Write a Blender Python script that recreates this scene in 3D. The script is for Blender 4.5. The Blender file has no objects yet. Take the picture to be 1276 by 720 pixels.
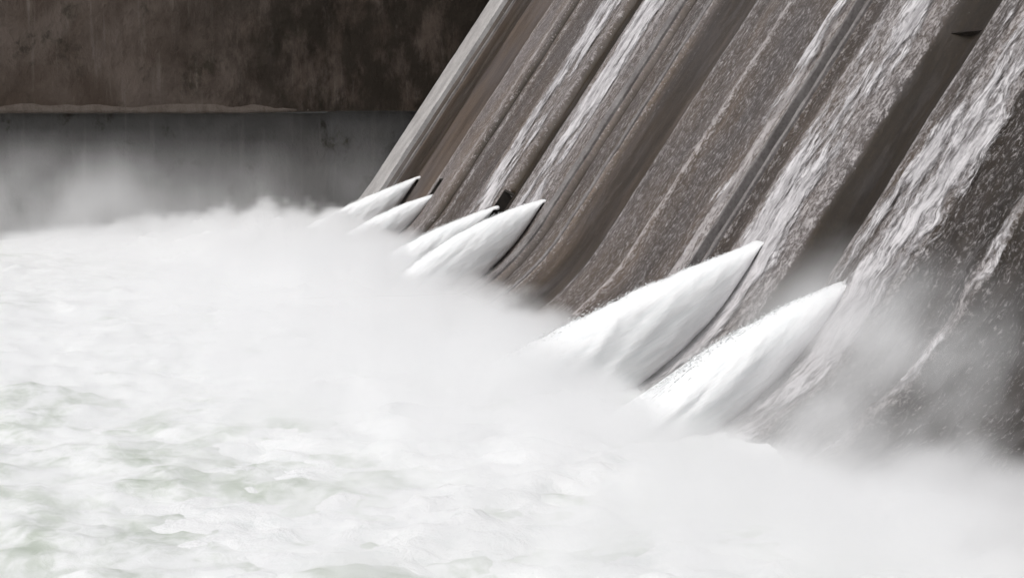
import bpy, bmesh, math, random
from mathutils import Vector, noise, Matrix

random.seed(7)
scene = bpy.context.scene
COL = scene.collection
D = bpy.data

# ---------------------------------------------------------------- camera
cam = D.cameras.new('camera')
cam.sensor_width = 36.0
cam.lens = 2000.0 / 1276.0 * 36.0
cam.clip_start = 0.5
cam.clip_end = 6000
co = D.objects.new('camera', cam)
COL.objects.link(co)
YAW, PITCH = math.radians(-14.7076), math.radians(-6.1357)
f = Vector((math.cos(YAW) * math.cos(PITCH), math.sin(YAW) * math.cos(PITCH), math.sin(PITCH)))
co.location = (0, 0, 22)
co.rotation_euler = f.to_track_quat('-Z', 'Y').to_euler()
scene.camera = co

# ---------------------------------------------------------------- helpers
def tag(o, label=None, cat=None, group=None, kind=None):
    if label: o['label'] = label
    if cat: o['category'] = cat
    if group: o['group'] = group
    if kind: o['kind'] = kind
    return o

def mesh_obj(name, verts, faces, mat, parent=None, smooth=True, uvs=None, attrs=None):
    me = D.meshes.new(name)
    me.from_pydata(verts, [], faces)
    if smooth:
        me.polygons.foreach_set('use_smooth', [True] * len(me.polygons))
    if uvs:
        uv = me.uv_layers.new(name='UVMap')
        for l in me.loops:
            uv.data[l.index].uv = uvs[l.vertex_index]
    for an, vals in (attrs or {}).items():
        a = me.attributes.new(an, 'FLOAT', 'POINT')
        a.data.foreach_set('value', vals)
    me.materials.append(mat)
    me.update()
    o = D.objects.new(name, me)
    COL.objects.link(o)
    if parent: o.parent = parent
    return o

def grid_faces(nu, nv):
    fs = []
    for i in range(nu - 1):
        for j in range(nv - 1):
            a = i * nv + j
            fs.append((a, a + nv, a + nv + 1, a + 1))
    return fs

def fbm(x, y, z, o=4, H=0.9):
    return noise.fractal(Vector((x, y, z)), H, 2.0, o)

def sm(a, b, x):
    t = min(1.0, max(0.0, (x - a) / (b - a)))
    return t * t * (3 - 2 * t)

def gauss(x, c, s):
    return math.exp(-((x - c) / s) ** 2)

# ---------------------------------------------------------------- materials
class NT:
    """small helper to write node trees"""
    def __init__(self, name):
        self.m = D.materials.new(name)
        self.m.use_nodes = True
        self.t = self.m.node_tree
        self.t.nodes.clear()
        self.out = self.t.nodes.new('ShaderNodeOutputMaterial')
    def n(self, typ, **kw):
        nd = self.t.nodes.new(typ)
        for k, v in kw.items():
            if k.startswith('i_'):
                self.set(nd, k[2:].replace('_', ' '), v)
            else:
                setattr(nd, k, v)
        return nd
    def set(self, nd, sock, v):
        s = nd.inputs[sock]
        if isinstance(v, bpy.types.NodeSocket): self.t.links.new(v, s)
        else: s.default_value = v
    def math(self, op, a, b=0.0, clamp=False):
        nd = self.t.nodes.new('ShaderNodeMath'); nd.operation = op; nd.use_clamp = clamp
        self.set(nd, 0, a); self.set(nd, 1, b)
        return nd.outputs[0]
    def noise(self, vec, scale, detail=4, rough=0.55, dist=0.0):
        nd = self.n('ShaderNodeTexNoise')
        self.set(nd, 'Vector', vec); self.set(nd, 'Scale', scale); self.set(nd, 'Detail', detail)
        self.set(nd, 'Roughness', rough); self.set(nd, 'Distortion', dist)
        return nd.outputs['Fac']
    def scale(self, vec, s):
        nd = self.n('ShaderNodeMapping'); self.set(nd, 'Vector', vec); nd.inputs['Scale'].default_value = s
        return nd.outputs[0]
    def ramp(self, fac, a, b):
        nd = self.n('ShaderNodeMapRange', interpolation_type='SMOOTHSTEP')
        self.set(nd, 0, fac); self.set(nd, 1, a); self.set(nd, 2, b)
        return nd.outputs[0]
    def mix(self, fac, a, b, blend='MIX'):
        nd = self.n('ShaderNodeMix', data_type='RGBA', blend_type=blend)
        self.set(nd, 0, fac); self.set(nd, 6, a); self.set(nd, 7, b)
        return nd.outputs[2]
    def attr(self, name):
        return self.n('ShaderNodeAttribute', attribute_name=name).outputs['Fac']
    def bump(self, h, dist, strength=1.0):
        nd = self.n('ShaderNodeBump'); self.set(nd, 'Height', h); self.set(nd, 'Distance', dist); self.set(nd, 'Strength', strength)
        return nd.outputs[0]
    def bsdf(self, col, rough=0.8, spec=0.3, normal=None, alpha=None, **kw):
        nd = self.n('ShaderNodeBsdfPrincipled')
        self.set(nd, 'Base Color', col); self.set(nd, 'Roughness', rough); self.set(nd, 'Specular IOR Level', spec)
        if normal is not None: self.set(nd, 'Normal', normal)
        if alpha is not None: self.set(nd, 'Alpha', alpha)
        for k, v in kw.items(): self.set(nd, k, v)
        self.t.links.new(nd.outputs[0], self.out.inputs['Surface'])
        return nd

def C(r, g, b): return (r, g, b, 1.0)

def make_face_mat():
    k = NT('wet_spillway_concrete')
    uv = k.n('ShaderNodeUVMap').outputs[0]
    tone, foam, warm = k.attr('tone'), k.attr('foam'), k.attr('warm')
    big = k.noise(k.scale(uv, (0.25, 0.05, 1)), 1.0, 4, 0.6)
    streak = k.noise(k.scale(uv, (2.2, 0.12, 1)), 1.0, 5, 0.6)
    grain = k.noise(k.scale(uv, (3.0, 2.0, 1)), 1.0, 4, 0.7)
    tint = k.ramp(k.noise(k.scale(uv, (0.12, 0.06, 1)), 1.0, 4, 0.6), 0.35, 0.65)
    base = k.mix(tint, C(0.165, 0.126, 0.100), C(0.160, 0.136, 0.128))
    wf = k.math('MULTIPLY', warm, k.math('ADD', 0.55, k.ramp(k.noise(k.scale(uv, (0.5, 0.12, 1)), 1.0, 4, 0.6), 0.35, 0.6)), True)
    base = k.mix(wf, base, C(0.064, 0.041, 0.020))
    t = k.math('MULTIPLY', tone, k.math('ADD', 0.10, k.math('MULTIPLY', big, 1.25)))
    t = k.math('MULTIPLY', t, k.math('ADD', 0.55, k.math('MULTIPLY', streak, 0.55)))
    t = k.math('MULTIPLY', t, k.math('ADD', 0.35, k.math('MULTIPLY', grain, 1.3)))
    t = k.math('MULTIPLY', t, 1.20)
    tc = k.n('ShaderNodeCombineColor'); [k.set(tc, i, t) for i in range(3)]
    col = k.mix(1.0, base, tc.outputs[0], 'MULTIPLY')
    # flecks of falling water: elongated down the slope, denser where the foam attribute is high
    wv = k.n('ShaderNodeVectorMath', operation='ADD')
    k.set(wv, 0, uv)
    wn = k.n('ShaderNodeTexNoise'); k.set(wn, 'Vector', uv); k.set(wn, 'Scale', 0.55); k.set(wn, 'Detail', 2.0)
    ws = k.n('ShaderNodeVectorMath', operation='SCALE'); k.set(ws, 0, wn.outputs['Color']); k.set(ws, 'Scale', 0.5)
    k.set(wv, 1, ws.outputs[0])
    f1 = k.noise(k.scale(wv.outputs[0], (2.6, 1.1, 1)), 1.0, 6, 0.78)
    f2 = k.noise(k.scale(wv.outputs[0], (5.0, 3.4, 1)), 1.0, 4, 0.75)
    ff = k.math('ADD', k.math('MULTIPLY', f1, 0.6), k.math('MULTIPLY', f2, 0.4))
    thr = k.math('SUBTRACT', 0.610, k.math('MULTIPLY', foam, 0.30))
    nd = k.n('ShaderNodeMapRange', interpolation_type='SMOOTHSTEP')
    k.set(nd, 0, ff); k.set(nd, 1, thr); k.set(nd, 2, k.math('ADD', thr, 0.14))
    fm = nd.outputs[0]
    col = k.mix(k.math('MULTIPLY', fm, 0.68), col, C(0.56, 0.525, 0.52))
    h = k.math('ADD', k.math('MULTIPLY', fm, 0.5), k.math('MULTIPLY', grain, 0.35))
    k.bsdf(col, 0.55, 0.35, k.bump(h, 0.22, 0.7))
    return k.m

def make_sheet_mat():
    k = NT('falling_water')
    uv = k.n('ShaderNodeUVMap').outputs[0]
    edge = k.attr('cover')
    wv = k.n('ShaderNodeVectorMath', operation='ADD'); k.set(wv, 0, uv)
    wn = k.n('ShaderNodeTexNoise'); k.set(wn, 'Vector', uv); k.set(wn, 'Scale', 0.35); k.set(wn, 'Detail', 2.0)
    ws = k.n('ShaderNodeVectorMath', operation='SCALE'); k.set(ws, 0, wn.outputs['Color']); k.set(ws, 'Scale', 1.5)
    k.set(wv, 1, ws.outputs[0])
    v = wv.outputs[0]
    f1 = k.noise(k.scale(v, (0.6, 0.17, 1)), 1.0, 5, 0.68)
    f2 = k.noise(k.scale(v, (2.4, 0.50, 1)), 1.0, 5, 0.72)
    f3 = k.noise(k.scale(v, (4.5, 2.0, 1)), 1.0, 3, 0.65)
    ff = k.math('ADD', k.math('MULTIPLY', f1, 0.52), k.math('MULTIPLY', f2, 0.34))
    ff = k.math('ADD', ff, k.math('MULTIPLY', f3, 0.14))
    thr = k.math('SUBTRACT', 0.70, k.math('MULTIPLY', edge, 0.34))
    nd = k.n('ShaderNodeMapRange', interpolation_type='SMOOTHSTEP')
    k.set(nd, 0, ff); k.set(nd, 1, thr); k.set(nd, 2, k.math('ADD', thr, 0.17))
    a = k.math('MULTIPLY', nd.outputs[0], 0.92)
    fil = k.ramp(ff, 0.40, 0.62)
    col = k.mix(fil, C(0.30, 0.285, 0.29), C(0.70, 0.68, 0.69))
    k.bsdf(col, 0.6, 0.3, k.bump(ff, 0.3, 0.6), a)
    return k.m

def make_jet_mat():
    k = NT('white_jet_water')
    uv = k.n('ShaderNodeUVMap').outputs[0]
    s1 = k.noise(k.scale(uv, (0.22, 1.5, 1)), 1.0, 6, 0.62, 0.5)
    s2 = k.noise(k.scale(uv, (0.9, 2.6, 1)), 1.0, 4, 0.6, 0.3)
    h = k.math('ADD', k.math('MULTIPLY', s1, 0.8), k.math('MULTIPLY', s2, 0.3))
    col = k.mix(k.ramp(s1, 0.30, 0.60), C(0.77, 0.79, 0.795), C(0.84, 0.847, 0.85))
    nd = k.bsdf(col, 0.8, 0.1, k.bump(h, 0.4, 0.32))
    k.set(nd, 'Subsurface Weight', 0.6); nd.inputs['Subsurface Radius'].default_value = (1.2, 1.2, 1.2); k.set(nd, 'Subsurface Scale', 1.0)
    return k.m

def make_drop_mat():
    k = NT('white_droplets')
    d1 = k.n('ShaderNodeBsdfDiffuse'); d2 = k.n('ShaderNodeBsdfTranslucent'); mx = k.n('ShaderNodeMixShader')
    for q in (d1, d2): q.inputs['Color'].default_value = C(0.90, 0.91, 0.91)
    mx.inputs[0].default_value = 0.5
    k.t.links.new(d1.outputs[0], mx.inputs[1]); k.t.links.new(d2.outputs[0], mx.inputs[2])
    k.t.links.new(mx.outputs[0], k.out.inputs['Surface'])
    return k.m

def make_water_mat():
    k = NT('foaming_tailwater')
    g = k.n('ShaderNodeNewGeometry').outputs['Position']
    a = k.noise(k.scale(g, (0.16, 0.20, 0.2)), 1.0, 5, 0.58, 0.8)
    b = k.noise(k.scale(g, (0.9, 0.9, 0.9)), 1.0, 5, 0.62, 0.6)
    c = k.noise(k.scale(g, (0.05, 0.06, 0.05)), 1.0, 3, 0.5)
    m = k.math('ADD', k.math('MULTIPLY', a, 0.62), k.math('MULTIPLY', b, 0.26))
    m = k.math('ADD', m, k.math('MULTIPLY', c, 0.24))
    sx = k.n('ShaderNodeSeparateXYZ'); k.set(sx, 0, g)
    m = k.math('ADD', m, k.math('MULTIPLY', k.ramp(sx.outputs[0], 105.0, 160.0), 0.11))
    thin = k.ramp(m, 0.64, 0.42)
    col = k.mix(thin, C(0.85, 0.86, 0.855), C(0.46, 0.51, 0.43))
    k.bsdf(col, 0.6, 0.25, k.bump(k.math('ADD', b, k.math('MULTIPLY', a, 0.8)), 0.35, 0.35))
    return k.m

def make_foam_mat():
    k = NT('white_foam')
    g = k.n('ShaderNodeNewGeometry').outputs['Position']
    b = k.noise(g, 0.55, 6, 0.62, 0.5)
    c = k.noise(g, 1.8, 4, 0.6)
    col = k.mix(k.ramp(b, 0.3, 0.55), C(0.76, 0.78, 0.775), C(0.84, 0.845, 0.845))
    k.bsdf(col, 0.8, 0.1, k.bump(k.math('ADD', b, k.math('MULTIPLY', c, 0.25)), 0.7, 0.5))
    return k.m

def make_wall_mat(name, c0, c1, c2):
    k = NT(name)
    g = k.n('ShaderNodeNewGeometry').outputs['Position']
    big = k.noise(k.scale(g, (0.1, 0.07, 0.06)), 1.0, 5, 0.6, 0.4)
    run = k.noise(k.scale(g, (0.1, 0.55, 0.05)), 1.0, 5, 0.62)
    fine = k.noise(k.scale(g, (0.5, 0.8, 0.6)), 1.0, 5, 0.65)
    col = k.mix(k.ramp(big, 0.32, 0.68), c0, c1)
    col = k.mix(k.math('MULTIPLY', k.ramp(run, 0.52, 0.72), 0.6), col, c2)
    moss = k.math('MULTIPLY', k.ramp(k.noise(k.scale(g, (0.1, 0.12, 0.10)), 1.0, 5, 0.65, 0.2), 0.54, 0.66), k.ramp(fine, 0.35, 0.6))
    col = k.mix(k.math('MULTIPLY', moss, 0.8), col, C(0.020, 0.017, 0.010))
    if name.startswith('stained_brown'):
        sp = k.n('ShaderNodeSeparateXYZ'); k.set(sp, 0, g)
        wet = k.math('MULTIPLY', k.ramp(k.math('ADD', sp.outputs[1], k.math('MULTIPLY', big, 40.0)), 18.0, -22.0), k.ramp(k.noise(k.scale(g, (0.1, 0.16, 0.08)), 1.0, 6, 0.7, 0.15), 0.32, 0.56))
        col = k.mix(k.math('MULTIPLY', wet, 0.92), col, C(0.012, 0.008, 0.004))
    k.bsdf(col, 0.8, 0.25, k.bump(k.math('ADD', fine, big), 0.5, 0.7))
    return k.m

def make_plain(name, c0, c1, sc=0.6, rough=0.75):
    k = NT(name)
    g = k.n('ShaderNodeNewGeometry').outputs['Position']
    a = k.noise(k.scale(g, (1, 1, 0.25)), sc, 5, 0.62)
    b = k.noise(g, sc * 6, 4, 0.65)
    col = k.mix(k.ramp(k.math('ADD', k.math('MULTIPLY', a, 0.6), k.math('MULTIPLY', b, 0.4)), 0.36, 0.64), c0, c1)
    k.bsdf(col, rough, 0.3, k.bump(b, 0.12, 0.7))
    return k.m

M_DROP = make_drop_mat(); M_FACE = make_face_mat(); M_SHEET = make_sheet_mat(); M_JET = make_jet_mat(); M_WATER = make_water_mat(); M_FOAM = make_foam_mat()
M_WALL_UP = make_wall_mat('stained_brown_concrete', C(0.046, 0.032, 0.023), C(0.090, 0.070, 0.058), C(0.135, 0.113, 0.098))
M_WALL_LOW = make_wall_mat('damp_grey_concrete', C(0.060, 0.057, 0.054), C(0.090, 0.086, 0.082), C(0.112, 0.106, 0.100))
M_BUTT = make_wall_mat('stained_lower_concrete', C(0.048, 0.046, 0.044), C(0.080, 0.078, 0.076), C(0.10, 0.096, 0.090))
M_LEDGE = make_plain('pale_ledge_concrete', C(0.055, 0.041, 0.032), C(0.088, 0.072, 0.060))
M_PIER = make_plain('pale_pier_concrete', C(0.34, 0.325, 0.32), C(0.50, 0.485, 0.475), 0.35)
M_RIB = make_plain('weathered_rib_concrete', C(0.13, 0.118, 0.115), C(0.24, 0.225, 0.22), 0.5)
M_DARK = make_plain('black_wet_recess', C(0.012, 0.010, 0.009), C(0.03, 0.025, 0.02))
M_DECK = make_plain('crest_concrete', C(0.22, 0.21, 0.20), C(0.32, 0.31, 0.30))

# ---------------------------------------------------------------- dam profile (v = metres along the slope from the toe)
TH = math.radians(56.0)
R = 30.0
ZB = -4.2                                     # the toe lies under water
ZT = ZB + R * (1 - math.cos(TH))
YT = -55.4 - (ZT - 12) / math.tan(TH)
VA = R * TH                                   # arc length
CREST = 60.0
VMAX = VA + (CREST - ZT) / math.sin(TH)

def prof(v):
    """(y, z, ny, nz) of the bare face at slope distance v"""
    if v <= VA:
        ph = v / R
        y = YT + R * (math.sin(TH) - math.sin(ph)); z = ZB + R * (1 - math.cos(ph))
        return y, z, math.sin(ph), math.cos(ph)
    d = v - VA
    return YT - d * math.cos(TH), ZT + d * math.sin(TH), math.sin(TH), math.cos(TH)

def v_of_z(z):
    if z < ZT: return R * math.acos(1 - (z - ZB) / R)
    return VA + (z - ZT) / math.sin(TH)

XFAR, XNEAR = 308.0, 14.0
# lanes of the face: (from x, to x, relief, tone, foam, warm)
LANES = [
    (400.0, 294.5, 0.0, 1.0, 0.00, 0.2),
    (294.5, 289.2, -0.85, 0.50, 0.05, 0.75),
    (289.2, 287.9, 0.0, 1.5, 0.10, 0.0),
    (287.9, 281.5, -0.15, 0.80, 0.05, 0.45),
    (281.5, 276.5, -0.45, 0.60, 0.00, 0.45),
    (276.5, 257.5, -0.25, 0.95, 0.02, 0.10),
    (257.5, 243.5, 0.30, 1.22, 0.46, 0.0),
    (243.5, 241.2, -0.50, 0.62, 0.10, 0.8),
    (241.2, 239.8, 0.0, 1.2, 0.2, 0.2),
    (239.8, 228.5, -0.30, 0.86, 0.40, 0.15),
    (228.5, 214.5, -0.10, 1.05, 0.55, 0.0),
    (214.5, 208.0, -1.10, 0.62, 0.05, 0.85),
    (208.0, 196.5, -0.15, 1.05, 0.60, 0.0),
    (196.5, 188.6, 0.05, 0.95, 0.52, 0.05),
    (188.6, 186.6, 0.40, 1.45, 0.40, 0.0),
    (186.6, 185.2, -0.45, 0.60, 0.05, 0.5),
    (185.2, 178.6, -0.10, 0.92, 0.44, 0.25),
    (178.6, 177.2, 0.25, 1.35, 0.45, 0.0),
    (177.2, 174.0, -0.20, 0.85, 0.25, 0.3),
    (174.0, 165.0, -0.20, 0.86, 0.10, 0.45),
    (165.0, 154.2, -0.10, 0.90, 0.44, 0.22),
    (154.2, 153.2, 0.20, 1.3, 0.55, 0.0),
    (153.2, 140.2, -0.05, 0.92, 0.42, 0.18),
    (140.2, 136.8, 0.40, 1.2, 0.62, 0.0),
    (136.8, 135.2, -0.55, 0.62, 0.10, 0.6),
    (135.2, 134.2, 0.0, 1.2, 0.3, 0.0),
    (134.2, 131.6, -0.20, 0.8, 0.35, 0.3),
    (131.6, 119.4, -0.10, 1.0, 0.60, 0.0),
    (119.4, 112.3, -0.25, 0.66, 0.02, 0.95),
    (112.3, 108.0, -0.10, 0.88, 0.45, 0.35),
    (108.0, 100.5, 0.05, 0.95, 0.62, 0.05),
    (100.5, 92.6, -0.10, 0.44, 0.38, 0.35),
    (92.6, 91.0, 0.10, 0.95, 0.62, 0.1),
    (91.0, 70.0, -0.20, 0.38, 0.34, 0.6),
    (70.0, 60.0, 0.1, 1.0, 0.6, 0.0),
    (60.0, 44.0, -0.2, 0.9, 0.4, 0.2),
    (44.0, 0.0, 0.0, 1.0, 0.5, 0.1),
]
OUTLETS = [  # x, z of the outlet mouth
    (274.5, 11.3, 0.3), (254.6, 9.2, 3.2), (214.3, 9.4, 3.2), (194.2, 11.4, 0.35), (126.3, 11.25, 0.2), (108.2, 9.5, 0.2)]   # x, z of the mouth, length of open niche above it

SOFT = [(170.0, 5.0, 0.60), (115.9, 4.3, 0.55), (211.3, 2.6, 0.55), (283.5, 6.0, 0.72), (292.0, 3.0, 0.62), (147.0, 4.5, 0.80), (134.5, 2.6, 0.72),
        (243.0, 1.8, 0.62), (95.5, 7.0, 0.66), (182.0, 3.0, 0.82), (235.0, 4.0, 0.80)]

def lane_vals(x):
    """relief, tone, foam, warm blended across 0.4 m joints"""
    acc = [0.0] * 4; wsum = 0.0
    for a, b, *vals in LANES:
        w = sm(a + 0.3, a - 0.3, x) * sm(b - 0.3, b + 0.3, x)
        if w > 0:
            wsum += w
            for i in range(4): acc[i] += w * vals[i]
    res = [q / wsum for q in acc]
    for c, w, f_ in SOFT:
        res[1] *= 1 - (1 - f_) * gauss(x, c, w)
    for c in (257.2, 246.5, 239.8, 195.9, 188.0, 178.3, 165.0, 154.0, 139.0, 134.7, 111.8):
        res[2] += 0.22 * gauss(x, c, 0.8)
    return res

def relief(x, v):
    r = lane_vals(x)[0]
    z = prof(v)[1]
    r -= 1.25 * gauss(x, 115.9, 3.3) + 0.4 * gauss(x, 169.5, 4.5)
    r += 0.10 * fbm(x * 0.35, v * 0.12, 1.7, 3)
    if x < 108:                                        # rough broken lane near the camera
        r += 0.35 * sm(108, 98, x) * fbm(x * 0.5, v * 0.35, 9.1, 4)
    for ox, oz, up in OUTLETS:                         # recess of each outlet in the slope
        vo = v_of_z(oz)
        if abs(x - ox) < 3.5 and -4 < v - vo < 8:
            r -= (2.4 if up > 1 else 0.5) * sm(1.35, 0.9, abs(x - ox)) * sm(-1.6, -0.8, v - vo) * sm(up, up - 0.6, v - vo)
    return r

def on_face(x, v, off=0.0):
    y, z, ny, nz = prof(v)
    d = relief(x, v) + off
    return (x, y + ny * d, z + nz * d)

def build_dam():
    root = D.objects.new('dam', None)
    COL.objects.link(root)
    root.location = (160, -60, 0)
    tag(root, 'grey concrete dam with ribbed steep spillway face, dark wet lanes and six water outlets', 'dam')
    inv = Vector((160, -60, 0))
    def loc(p): return (p[0] - inv.x, p[1] - inv.y, p[2] - inv.z)
    xs = []
    x = XNEAR
    while x < XFAR:
        xs.append(x)
        step = 0.40
        if x < 60: step = 1.2
        x += step
    xs.append(XFAR)
    vs = []
    v = -6.0
    while v < VMAX:
        vs.append(v)
        v += 0.45 if v < VA + 6 else 0.8
    vs.append(VMAX)
    verts, uvs, tone, foam, warm = [], [], [], [], []
    for x in xs:
        rl, t, fo, w = lane_vals(x)
        for v in vs:
            if v < 0:
                p = on_face(x, 0.0); p = (p[0], p[1] - v, p[2] + 0.12 * v)
            else:
                p = on_face(x, v)
            verts.append(loc(p)); uvs.append((x, v))
            tone.append(t); foam.append(fo); warm.append(w)
    mesh_obj('spillway_face', verts, grid_faces(len(xs), len(vs))[::1], M_FACE, root, True, uvs,
             dict(tone=tone, foam=foam, warm=warm))
    # body behind the face: crest deck, back and near end
    yt, zt = prof(VMAX)[:2]
    b = [(XNEAR, yt, zt), (XFAR, yt, zt), (XFAR, yt - 9, zt), (XNEAR, yt - 9, zt),
         (XNEAR, yt - 9, -6), (XFAR, yt - 9, -6), (XNEAR, YT + 16, -6)]
    vv = [loc((p[0], p[1], p[2] + (0.15 if p[2] > 0 else 0))) for p in b]
    mesh_obj('crest', vv, [(0, 1, 2, 3), (3, 2, 5, 4), (0, 3, 4, 6)], M_DECK, root, False)
    # raised edge pier against the far wall, and raised ribs
    def strip(name, x0, x1, h, mat, v0=-1.0, v1=VMAX, wob=0.06, lab=None):
        nv = max(12, int((v1 - v0) / 0.7)); vrts = []; sec = 7
        for i in range(nv):
            v = v0 + (v1 - v0) * i / (nv - 1)
            y, z, ny, nz = prof(max(v, 0))
            for q, (fx, fh) in enumerate([(0, -1.6), (0, 0.78), (0.10, 1), (0.5, 1.03), (0.90, 1), (1, 0.78), (1, -1.6)]):
                xx = x0 + (x1 - x0) * fx
                hh = fh * h if fh > 0 else fh
                n_ = wob * fbm(xx * 0.6, v * 0.35, 3.3 + q, 3)
                d = hh + n_
                vrts.append(loc((xx + n_, y + ny * d, z + nz * d)))
        o = mesh_obj(name, vrts, grid_faces(nv, sec), mat, root, False)
        if lab: o['label'] = lab
        return o
    strip('edge_pier', 307.9, 294.9, 1.0, M_PIER, lab='pale grey pier along the far edge of the spillway')
    strip('rib', 289.1, 288.3, 0.35, M_RIB)
    strip('rib', 188.5, 186.9, 0.8, M_RIB)
    strip('rib', 178.4, 177.6, 0.45, M_RIB)
    strip('rib', 136.6, 136.9, 0.5, M_RIB)
    strip('rib', 135.0, 134.4, 0.3, M_RIB)
    # lintel across the dark channel, coloured near black as the shadowed slot line
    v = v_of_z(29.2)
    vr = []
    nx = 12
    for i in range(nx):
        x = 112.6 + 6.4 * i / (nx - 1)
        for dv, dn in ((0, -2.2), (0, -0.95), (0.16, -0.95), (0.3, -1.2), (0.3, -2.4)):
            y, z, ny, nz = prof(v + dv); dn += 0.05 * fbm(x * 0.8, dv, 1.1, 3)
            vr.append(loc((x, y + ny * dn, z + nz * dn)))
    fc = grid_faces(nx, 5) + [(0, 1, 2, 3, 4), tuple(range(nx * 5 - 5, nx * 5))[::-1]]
    mesh_obj('lintel', vr, fc, make_plain('lintel_slot_shadow', C(0.016, 0.011, 0.008), C(0.03, 0.022, 0.017)), root, False)
    # outlet frames: a rim of steel-dark concrete round each recess, with an overhanging hood
    for ox, oz, up in OUTLETS:
        vo = v_of_z(oz)
        # one U-shaped rim lining the recess
        hw = 1.25 if up > 1 else 0.85; lo = -1.5 if up > 1 else -0.9
        prof2 = [(-hw, lo), (-hw, up), (hw, up), (hw, lo)]
        prof3 = [(0.3 - hw, lo), (0.3 - hw, up - 0.3), (hw - 0.3, up - 0.3), (hw - 0.3, lo)]
        bm = bmesh.new(); rings = []
        for pts, ds in ((prof2, (-1.8, -0.05)), (prof3, (-0.05, -1.8))):
            for dd in ds:
                row = []
                for px, pv in pts:
                    y, z, ny, nz = prof(vo + pv); dl = dd + lane_vals(ox + px)[0]
                    row.append(bm.verts.new(loc((ox + px, y + ny * dl, z + nz * dl))))
                rings.append(row)
        for q in range(4):
            A, B = rings[q], rings[(q + 1) % 4]
            for e in range(3): bm.faces.new((A[e], A[e + 1], B[e + 1], B[e]))
        for e in (0, 3): bm.faces.new([rings[q][e] for q in range(4)])
        bmesh.ops.recalc_face_normals(bm, faces=bm.faces)
        me = D.meshes.new('outlet'); bm.to_mesh(me); bm.free(); me.materials.append(M_DARK)
        o = D.objects.new('outlet', me); COL.objects.link(o); o.parent = root
build_dam()

# ---------------------------------------------------------------- sheets of water running down the face
def water_streak(name, lab, far_top, near_top, far_bot, near_bot, v0, v1, cov, off=0.14, amp=0.12):
    nu = max(8, int((far_top - near_top) / 0.30)); nv = int((v1 - v0) / 0.55)
    verts, uvs, cover = [], [], []
    for i in range(nu + 1):
        fu = i / nu
        for j in range(nv + 1):
            fv = j / nv
            v = v0 + (v1 - v0) * fv
            x = (near_bot + (near_top - near_bot) * fv) * (1 - fu) + (far_bot + (far_top - far_bot) * fv) * fu
            x += 0.35 * fbm(v * 0.12, fu * 2, 4.4 + far_top, 3)
            d = off + amp * max(-0.4, fbm(x * 0.7, v * 0.22, far_top, 4)) + amp * 0.6 * math.sin(math.pi * fu)
            p = on_face(x, v, d)
            verts.append(p); uvs.append((x, v))
            e = sm(0, 0.34, fu) * sm(1, 0.66, fu)
            cover.append(cov * e * (0.80 + 0.55 * fbm(x * 0.22, v * 0.09, 7.0 + far_top, 4)))
    o = mesh_obj(name, verts, grid_faces(nu + 1, nv + 1), M_SHEET, None, True, uvs, dict(cover=cover))
    tag(o, lab, 'water streak', 'white streaks of water running down the spillway')
    return o
VT = VMAX - 0.5
water_streak('water_streak', 'thin ragged white water streak just beyond the narrow brown lane, above the third jet', 232.0, 215.5, 227.0, 212.5, 4, VT, 1.25)
water_streak('water_streak', 'smooth bright water streak between the narrow brown lane and the tall curved middle jet', 209.5, 195.5, 205.8, 193.0, 4, VT, 1.5)
water_streak('water_streak', 'narrow pale water streak lying along a raised rib in mid spillway', 142.5, 136.7, 141.5, 135.7, 3, VT, 0.80, 0.5)
water_streak('water_streak', 'broad flame-like white water streak left of the wide dark channel', 134.4, 117.8, 132.5, 118.5, 2, VT, 1.20, 0.16, 0.16)
water_streak('water_streak', 'ragged broken white water streak right of the wide dark channel', 113.0, 94.5, 112.6, 98.5, 2, VT, 1.20, 0.16, 0.18)
water_streak('water_streak', 'thin straight pale water streak on the dark rough lane at the right edge', 92.6, 90.2, 92.4, 90.8, 3, VT, 0.90, 0.2, 0.15)

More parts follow.
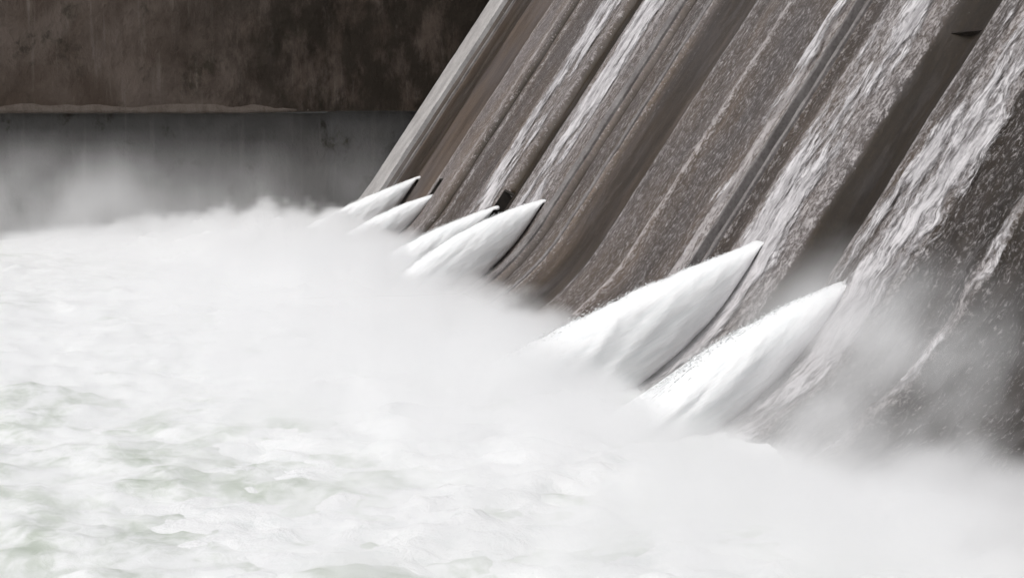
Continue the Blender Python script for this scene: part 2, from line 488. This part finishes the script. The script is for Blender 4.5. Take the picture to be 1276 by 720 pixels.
# ---------------------------------------------------------------- jets
def water_jet(ox, oz, length, a, b, w0, w1, lab, lift=0.12, seed=0):
    ns, nr = 150, 72
    vo = v_of_z(oz)
    y0, z0, ny, nz = prof(vo)
    y0 += ny * 0.25; z0 += nz * 0.25
    verts, uvs = [], []
    for i in range(ns + 1):
        s = -0.02 + 1.02 * i / ns
        h = length * max(s, 0)
        top = Vector((0, y0 + h, z0 - a * h - b * h * h))
        if s < 0: top = Vector((0, y0 + s * 40, z0 - s * 12))
        # lower edge slides down the face
        vb = max(0.3, vo - (0.35 + 1.25 * max(s, 0) * (vo - 2.0)))
        yb, zb, nby, nbz = prof(vb)
        zb2 = zb + nbz * lift; yb2 = yb + nby * lift
        bot = Vector((0, yb2, zb2))
        if s < 0: bot = bot + Vector((0, s * 40, -s * 12 * 0))
        c = (top + bot) / 2; ax = (top - bot) / 2
        nrm = ax.length
        w = (w0 + (w1 - w0) * max(s, 0) ** 0.75) / 2
        for j in range(nr):
            an = 2 * math.pi * j / nr
            ca, sa = math.cos(an), math.sin(an)
            # super-ellipse section: broad flanks, rounded crest and heel
            px = w * math.copysign(abs(sa) ** 0.8, sa) - (w - w0 / 2) * 0.7
            pp = math.copysign(abs(ca) ** 0.85, ca)
            p = c + ax * pp
            n3 = fbm(ox + px * 0.35, h * 0.30 + pp * 1.5 * max(1, nrm * 0.3), seed + j * 0.0, 4)
            n4 = fbm(px * 1.6, h * 0.8, pp * nrm * 1.3 + seed, 3)
            amp = 0.03 + 0.45 * max(0, s) ** 1.2
            d = amp * n3 * 0.8 + (0.04 + 0.10 * max(s, 0)) * n4
            rad = Vector((sa, 0, 0)) + (ax.normalized() * ca if nrm > 1e-4 else Vector((0, 0, 0)))
            p = p + rad.normalized() * d
            verts.append((ox + px + rad.x * d, p.y, p.z))
            uvs.append((h, pp * nrm + 3 * (sa > 0) + seed))
    faces = []
    for i in range(ns):
        for j in range(nr):
            faces.append((i * nr + j, i * nr + (j + 1) % nr, (i + 1) * nr + (j + 1) % nr, (i + 1) * nr + j))
    faces.append(tuple(range(nr))[::-1]); faces.append(tuple(ns * nr + j for j in range(nr)))
    o = mesh_obj('water_jet', verts, faces, M_JET, None, True, uvs)
    tag(o, lab, 'water jet', 'white jets shooting out of the spillway outlets')
    rnd = random.Random(seed + 5)
    dv_, df_ = [], []
    for q in range(1500):
        i = int(ns * (0.04 + 0.94 * rnd.random() ** 0.7)); fr = i / ns
        j = int(rnd.gauss(0.045, 0.03) * nr) % nr if rnd.random() < 0.9 else int(rnd.gauss(0.5, 0.05) * nr) % nr
        P = Vector(verts[i * nr + j]); Q = Vector(verts[min(ns, i + 1) * nr + j])
        cen = sum((Vector(verts[i * nr + t_]) for t_ in (0, nr // 2)), Vector()) / 2
        dirn = (Q - P).normalized() if (Q - P).length > 1e-5 else Vector((0, 1, -0.4))
        outw = (P - cen); outw = outw.normalized() if outw.length > 1e-5 else Vector((0, 0, 1))
        P = P + outw * abs(rnd.gauss(0, 0.04 + 0.38 * fr)) * (0.5 + 0.5 * rnd.random()) + dirn * rnd.uniform(-0.3, 0.3)
        r_ = (0.014 + 0.032 * rnd.random() ** 2) * (0.7 + 0.5 * fr); l_ = r_ * rnd.uniform(1.5, 5.0)
        sd = dirn.cross(Vector((0.31, 0.2, 0.9))).normalized(); up_ = sd.cross(dirn)
        n0 = len(dv_)
        dv_ += [tuple(P + dirn * l_), tuple(P - dirn * l_), tuple(P + sd * r_), tuple(P - sd * r_), tuple(P + up_ * r_), tuple(P - up_ * r_)]
        for e0, e1 in ((2, 4), (4, 3), (3, 5), (5, 2)):
            df_.append((n0, n0 + e0, n0 + e1)); df_.append((n0 + 1, n0 + e1, n0 + e0))
    sp = mesh_obj('spray', dv_, df_, M_DROP, o, True)
    sp['kind'] = 'stuff'
JETS = [
    (0, 23.0, 0.34, 0.0045, 'smallest farthest white water jet, beside the pale pier at the spillway edge'),
    (1, 20.0, 0.25, 0.0120, 'small white water jet just in front of the farthest one, under the first dark niche'),
    (2, 20.5, 0.28, 0.0095, 'half hidden thin white water jet behind the tall curved middle jet'),
    (3, 22.0, 0.21, 0.0150, 'tall curved white water jet below the two middle water streaks'),
    (4, 27.0, 0.30, 0.0045, 'largest bright white water jet, below the broad flame-like streak'),
    (5, 19.0, 0.24, 0.0175, 'nearest white water jet with grey spray drifting beside it'),
]
for k, L, a, b, lab in JETS:
    water_jet(OUTLETS[k][0], OUTLETS[k][1], L, a, b, 2.3, 9.0 if k > 3 else 7.0, lab, seed=k * 3.7)

# ---------------------------------------------------------------- far retaining wall
def build_wall():
    root = D.objects.new('retaining_wall', None); COL.objects.link(root); root.location = (309, -10, 0)
    tag(root, 'dark stained concrete wall with a long horizontal ledge behind the far end of the spillway', 'wall')
    def patch(name, xf, ya, yb, za, zb, mat, amp, sy=0.8, sz=0.8, lab=None):
        ny_ = int((yb - ya) / sy) + 1; nz_ = int((zb - za) / sz) + 1
        vs = []
        for i in range(ny_):
            y = ya + (yb - ya) * i / (ny_ - 1)
            for j in range(nz_):
                z = za + (zb - za) * j / (nz_ - 1)
                x = xf - amp * fbm(y * 0.10, z * 0.12, xf, 5) - 0.25 * amp * fbm(y * 0.5, z * 0.3, 2.2, 3)
                vs.append((x - 309, y + 10, z))
        o = mesh_obj(name, vs, grid_faces(ny_, nz_)[::1], mat, root)
        if lab: o['label'] = lab
    patch('upper_wall', 308.6, -112, 130, 23.0, 66, M_WALL_UP, 0.45, lab='brown stained upper part above the ledge')
    patch('lower_wall', 310.2, -75, 130, -5, 22.6, M_WALL_LOW, 0.22, lab='grey mist-veiled lower part under the ledge')
    patch('buttress', 309.6, -112, -44.5, -5, 22.95, M_BUTT, 0.25, lab='dark brown stained face beyond the end of the ledge')
    # ledge: long bevelled beam
    vs, n = [], 160
    sec = [(0.8, 22.5), (-0.45, 22.55), (-0.65, 22.7), (-0.65, 23.05), (-0.5, 23.3), (0.1, 24.3)]
    for i in range(n):
        y = -46 + 176 * i / (n - 1)
        for q, (dx, z) in enumerate(sec):
            k = 0.04 * fbm(y * 0.35, q * 0.8, 5.5, 5) + 0.45 * sm(-24, -46, y)
            vs.append((dx + k - 0.3, y + 10, z + k * 0.8))
    mesh_obj('ledge', vs, grid_faces(n, len(sec)), M_LEDGE, root, False)
build_wall()

# ---------------------------------------------------------------- tailwater and foam
def yface(x): return prof(0)[0]
def mound(x, y):
    w = y - (-48.0)                      # metres downstream of the jets' mouths
    m = 3.2 * gauss(w, 22, 15) * (0.35 + 0.10 * gauss(x, 117, 18) + 0.45 * gauss(x, 204, 30) + 0.55 * gauss(x, 268, 26))
    m += 2.0 * gauss(x, 288, 15) * gauss(y, -24, 18)
    m += 2.0 * gauss(x, 297, 13) * sm(16, 2, y) * (0.5 + 0.9 * abs(fbm(x * 0.12, y * 0.12, 3.0, 3)))
    m += 1.6 * gauss(x, 76, 15) * gauss(y, -56, 15)
    return m

def axis(pairs):
    out = []
    for a, b, s in pairs:
        v = a
        while v < b - 1e-6:
            out.append(v); v += s
    out.append(pairs[-1][1])
    return out

def build_water():
    xs = axis([(-600, -40, 80), (-40, 50, 6), (50, 130, 0.5), (130, 309.5, 1.1)])
    ys = axis([(-68.0, 20, 0.6), (20, 60, 2), (60, 1400, 67)])
    vs = []
    for x in xs:
        for y in ys:
            z = 0.0
            if 45 < x and y < 30:
                z += 0.62 * noise.turbulence(Vector((x * 0.15, y * 0.15, 0.3)), 5, False) - 0.5
                z += 0.28 * fbm(x * 0.5, y * 0.5, 5.0, 5)
            vs.append((x, y, z))
    o = mesh_obj('water', vs, grid_faces(len(xs), len(ys)), M_WATER)
    tag(o, 'churning pale green and white water below the dam', 'water', kind='structure')
    xs = axis([(62, 135, 0.55), (135, 309.0, 0.9)])
    ys = axis([(-66, 22, 0.6)])
    vs = []
    for x in xs:
        for y in ys:
            m = mound(x, y)
            t = noise.turbulence(Vector((x * 0.10, y * 0.10, 8.3)), 5, False)
            t2 = fbm(x * 0.35, y * 0.35, 2.1, 5)
            t3 = noise.turbulence(Vector((x * 0.33, y * 0.33, 1.3)), 4, False)
            z = m * (0.30 + 0.85 * t) + (0.35 + 0.35 * m) * t2 * 0.6 + 0.7 * (t3 - 0.5) * sm(0.0, 1.2, m + 0.4) - 0.75 * sm(-22, 8, y) * sm(285, 255, x) - 1.2 * sm(12, 20, y) - 0.2
            vs.append((x, y, z))
    o = mesh_obj('foam', vs, grid_faces(len(xs), len(ys)), M_FOAM)
    tag(o, 'heaped white foam where the jets strike the water', 'foam', kind='stuff')
build_water()

# ---------------------------------------------------------------- mist (volume grids made by geometry nodes)
class GN:
    def __init__(self, name):
        self.t = D.node_groups.new(name, 'GeometryNodeTree')
        self.t.interface.new_socket('Geometry', in_out='OUTPUT', socket_type='NodeSocketGeometry')
        self.out = self.t.nodes.new('NodeGroupOutput')
        self.pos = self.t.nodes.new('GeometryNodeInputPosition').outputs[0]
        sp = self.t.nodes.new('ShaderNodeSeparateXYZ'); self.t.links.new(self.pos, sp.inputs[0])
        self.x, self.y, self.z = sp.outputs
    def set(self, nd, s, v):
        if isinstance(v, bpy.types.NodeSocket): self.t.links.new(v, nd.inputs[s])
        else: nd.inputs[s].default_value = v
    def m(self, op, a, b=0.0, clamp=False):
        nd = self.t.nodes.new('ShaderNodeMath'); nd.operation = op; nd.use_clamp = clamp
        self.set(nd, 0, a); self.set(nd, 1, b)
        return nd.outputs[0]
    def add(self, *a):
        r = a[0]
        for q in a[1:]: r = self.m('ADD', r, q)
        return r
    def mul(self, *a):
        r = a[0]
        for q in a[1:]: r = self.m('MULTIPLY', r, q)
        return r
    def gauss(self, s, c, w):
        q = self.m('DIVIDE', self.m('SUBTRACT', s, c), w)
        return self.m('EXPONENT', self.m('MULTIPLY', self.mul(q, q), -1.0))
    def ss(self, s, a, b):
        nd = self.t.nodes.new('ShaderNodeMapRange'); nd.interpolation_type = 'SMOOTHSTEP'
        self.set(nd, 0, s); self.set(nd, 1, a); self.set(nd, 2, b)
        return nd.outputs[0]
    def noise(self, scale, off=(0, 0, 0), detail=4, rough=0.55):
        mp = self.t.nodes.new('ShaderNodeVectorMath'); mp.operation = 'MULTIPLY_ADD'
        self.t.links.new(self.pos, mp.inputs[0]); mp.inputs[1].default_value = scale; mp.inputs[2].default_value = off
        nd = self.t.nodes.new('ShaderNodeTexNoise')
        self.set(nd, 'Vector', mp.outputs[0]); self.set(nd, 'Scale', 1.0); self.set(nd, 'Detail', detail); self.set(nd, 'Roughness', rough)
        return nd.outputs[0]
    def finish(self, name, dens, lo, hi, vox, mat, lab):
        vc = self.t.nodes.new('GeometryNodeVolumeCube')
        self.set(vc, 'Density', dens); vc.inputs['Background'].default_value = 0.0
        vc.inputs['Min'].default_value = lo; vc.inputs['Max'].default_value = hi
        for i, ax in enumerate('XYZ'):
            vc.inputs['Resolution ' + ax].default_value = max(4, int((hi[i] - lo[i]) / vox))
        sm_ = self.t.nodes.new('GeometryNodeSetMaterial'); sm_.inputs['Material'].default_value = mat
        self.t.links.new(vc.outputs[0], sm_.inputs[0]); self.t.links.new(sm_.outputs[0], self.out.inputs[0])
        vd = D.volumes.new(name); vd.materials.append(mat)
        o = D.objects.new(name, vd); COL.objects.link(o)
        md = o.modifiers.new('mist', 'NODES'); md.node_group = self.t
        tag(o, lab, 'mist', kind='stuff')
        return o

def mist_mat(name, aniso=0.0):
    k = NT(name)
    p = k.n('ShaderNodeVolumePrincipled')
    p.inputs['Color'].default_value = (0.995, 0.996, 0.998, 1)
    p.inputs['Density'].default_value = 1.0
    p.inputs['Anisotropy'].default_value = aniso
    k.t.links.new(p.outputs[0], k.out.inputs['Volume'])
    return k.m
M_MIST = mist_mat('white_spray_mist')

# dense spray over the landing zone
g = GN('plume')
n1 = g.noise((0.075, 0.075, 0.10), (3, 1, 0), 5, 0.6)
n2 = g.noise((0.22, 0.22, 0.28), (0, 7, 0), 4, 0.65)
nn = g.add(g.mul(n1, 0.62), g.mul(n2, 0.38))
w = g.m('SUBTRACT', g.y, -48.0)
core = g.mul(g.gauss(w, 17.0, 17.0), g.add(2.3, g.mul(1.0, g.gauss(g.x, 204.0, 24.0)), g.mul(0.7, g.gauss(g.x, 256.0, 26.0)), g.mul(1.6, g.gauss(g.x, 119.0, 15.0))))
foot = g.ss(w, 5.0, 17.0)                       # the foot of the slope stays clear between the jets
core = g.mul(core, g.m('MAXIMUM', foot, g.ss(g.x, 184.0, 196.0)))
core = g.add(core, g.mul(g.gauss(g.x, 290.0, 17.0), g.gauss(g.y, -6.0, 24.0), 2.4))
core = g.add(core, g.mul(0.9, g.ss(g.x, 105.0, 150.0), g.ss(g.y, 10.0, -20.0)))
core = g.add(core, 0.35, g.mul(0.4, g.m('MAXIMUM', g.ss(g.x, 112.0, 130.0), g.ss(w, 14.0, 26.0))))
cloud = g.mul(4.0, g.gauss(g.x, 72.0, 19.0), g.gauss(g.y, -47.0, 11.0))
core = g.add(core, g.mul(1.5, g.gauss(g.x, 104.0, 16.0), g.gauss(w, 14.0, 8.0)))
core = g.add(core, g.mul(1.3, g.ss(g.x, 112.0, 136.0), g.gauss(w, 7.0, 8.0)))
Ht = g.add(g.mul(core, g.m('MAXIMUM', g.add(-1.15, g.mul(4.4, nn)), 0.0)), g.mul(cloud, g.m('MAXIMUM', g.add(-0.6, g.mul(3.2, nn)), 0.25)))
d = g.ss(g.m('SUBTRACT', Ht, g.z), -0.1, 2.4)
d = g.mul(d, g.ss(g.y, 32.0, 0.0), g.ss(g.x, 50.0, 60.0), g.add(0.055, g.mul(0.23, g.ss(n2, 0.41, 0.60)), g.mul(0.10, cloud)))
g.finish('mist', d, (50, -66, -0.5), (308, 32, 11), 0.9, M_MIST, 'dense white spray mist over the water where the jets land')

# veil drifting up the face beside the nearest jet
g = GN('veil')
n1 = g.noise((0.13, 0.13, 0.11), (1, 5, 2), 5, 0.62)
d = g.mul(g.gauss(g.x, 98.0, 14.0), g.gauss(g.add(g.y, g.z), -45.4, 3.2), g.ss(g.z, 14.5, 6.0), g.ss(n1, 0.32, 0.62), 0.80)
d = g.m('MAXIMUM', g.m('SUBTRACT', d, 0.002), 0.0)
g.finish('mist', d, (74, -72, -0.5), (126, -34, 15), 0.9, M_MIST, 'thin grey mist drifting up the dark spillway right of the nearest jet')

# thin mist in front of the far wall
g = GN('wall_veil')
n1 = g.noise((0.07, 0.11, 0.07), (4, 2, 6), 5, 0.62)
d = g.mul(g.ss(g.z, 21.0, 3.0), g.add(0.25, g.ss(n1, 0.36, 0.66)), g.add(0.35, g.ss(g.y, -45.0, 0.0)), 0.034)
d = g.mul(d, g.ss(g.x, 270.0, 292.0))
d = g.m('MAXIMUM', g.m('SUBTRACT', d, 0.0006), 0.0)
g.finish('mist', d, (268, -62, -0.5), (308, 40, 22), 1.8, M_MIST, 'faint pale mist hanging in front of the wall below its ledge')

# ---------------------------------------------------------------- light
world = D.worlds.new('World'); scene.world = world; world.use_nodes = True
nt = world.node_tree; nt.nodes.clear()
sky = nt.nodes.new('ShaderNodeTexSky'); sky.sky_type = 'NISHITA'; sky.sun_disc = False
AZ, EL = math.radians(118), math.radians(55)          # direction towards the sun: azimuth from +X to +Y
sky.sun_elevation = EL
sky.sun_rotation = math.pi / 2 - AZ
sky.dust_density = 4.0; sky.air_density = 1.0; sky.ozone_density = 1.0
hs = nt.nodes.new('ShaderNodeHueSaturation'); hs.inputs['Saturation'].default_value = 0.30
bg = nt.nodes.new('ShaderNodeBackground'); bg.inputs['Strength'].default_value = 0.12
wo = nt.nodes.new('ShaderNodeOutputWorld')
nt.links.new(sky.outputs[0], hs.inputs['Color']); nt.links.new(hs.outputs[0], bg.inputs[0]); nt.links.new(bg.outputs[0], wo.inputs[0])
sl = D.lights.new('sun', 'SUN'); sl.energy = 1.3; sl.angle = math.radians(25); sl.color = (1.0, 0.975, 0.945)
so = D.objects.new('sun', sl); COL.objects.link(so)
dv = Vector((math.cos(AZ) * math.cos(EL), math.sin(AZ) * math.cos(EL), math.sin(EL)))
so.rotation_euler = dv.to_track_quat('Z', 'Y').to_euler()
so.location = (150, 60, 120)

# ---------------------------------------------------------------- render settings
vs_ = scene.view_settings
vs_.view_transform = 'Standard'; vs_.look = 'None'; vs_.gamma = 1.0; vs_.use_curve_mapping = False
vs_.exposure = 0.05
scene.render.engine = 'CYCLES'
cy = scene.cycles
cy.use_denoising = True
cy.max_bounces = 10; cy.diffuse_bounces = 3; cy.glossy_bounces = 2; cy.transmission_bounces = 2; cy.transparent_max_bounces = 8
cy.volume_bounces = 8
cy.volume_step_rate = 2.0
cy.volume_max_steps = 256
cy.use_adaptive_sampling = True; cy.adaptive_threshold = 0.03
cy.caustics_reflective = False; cy.caustics_refractive = False
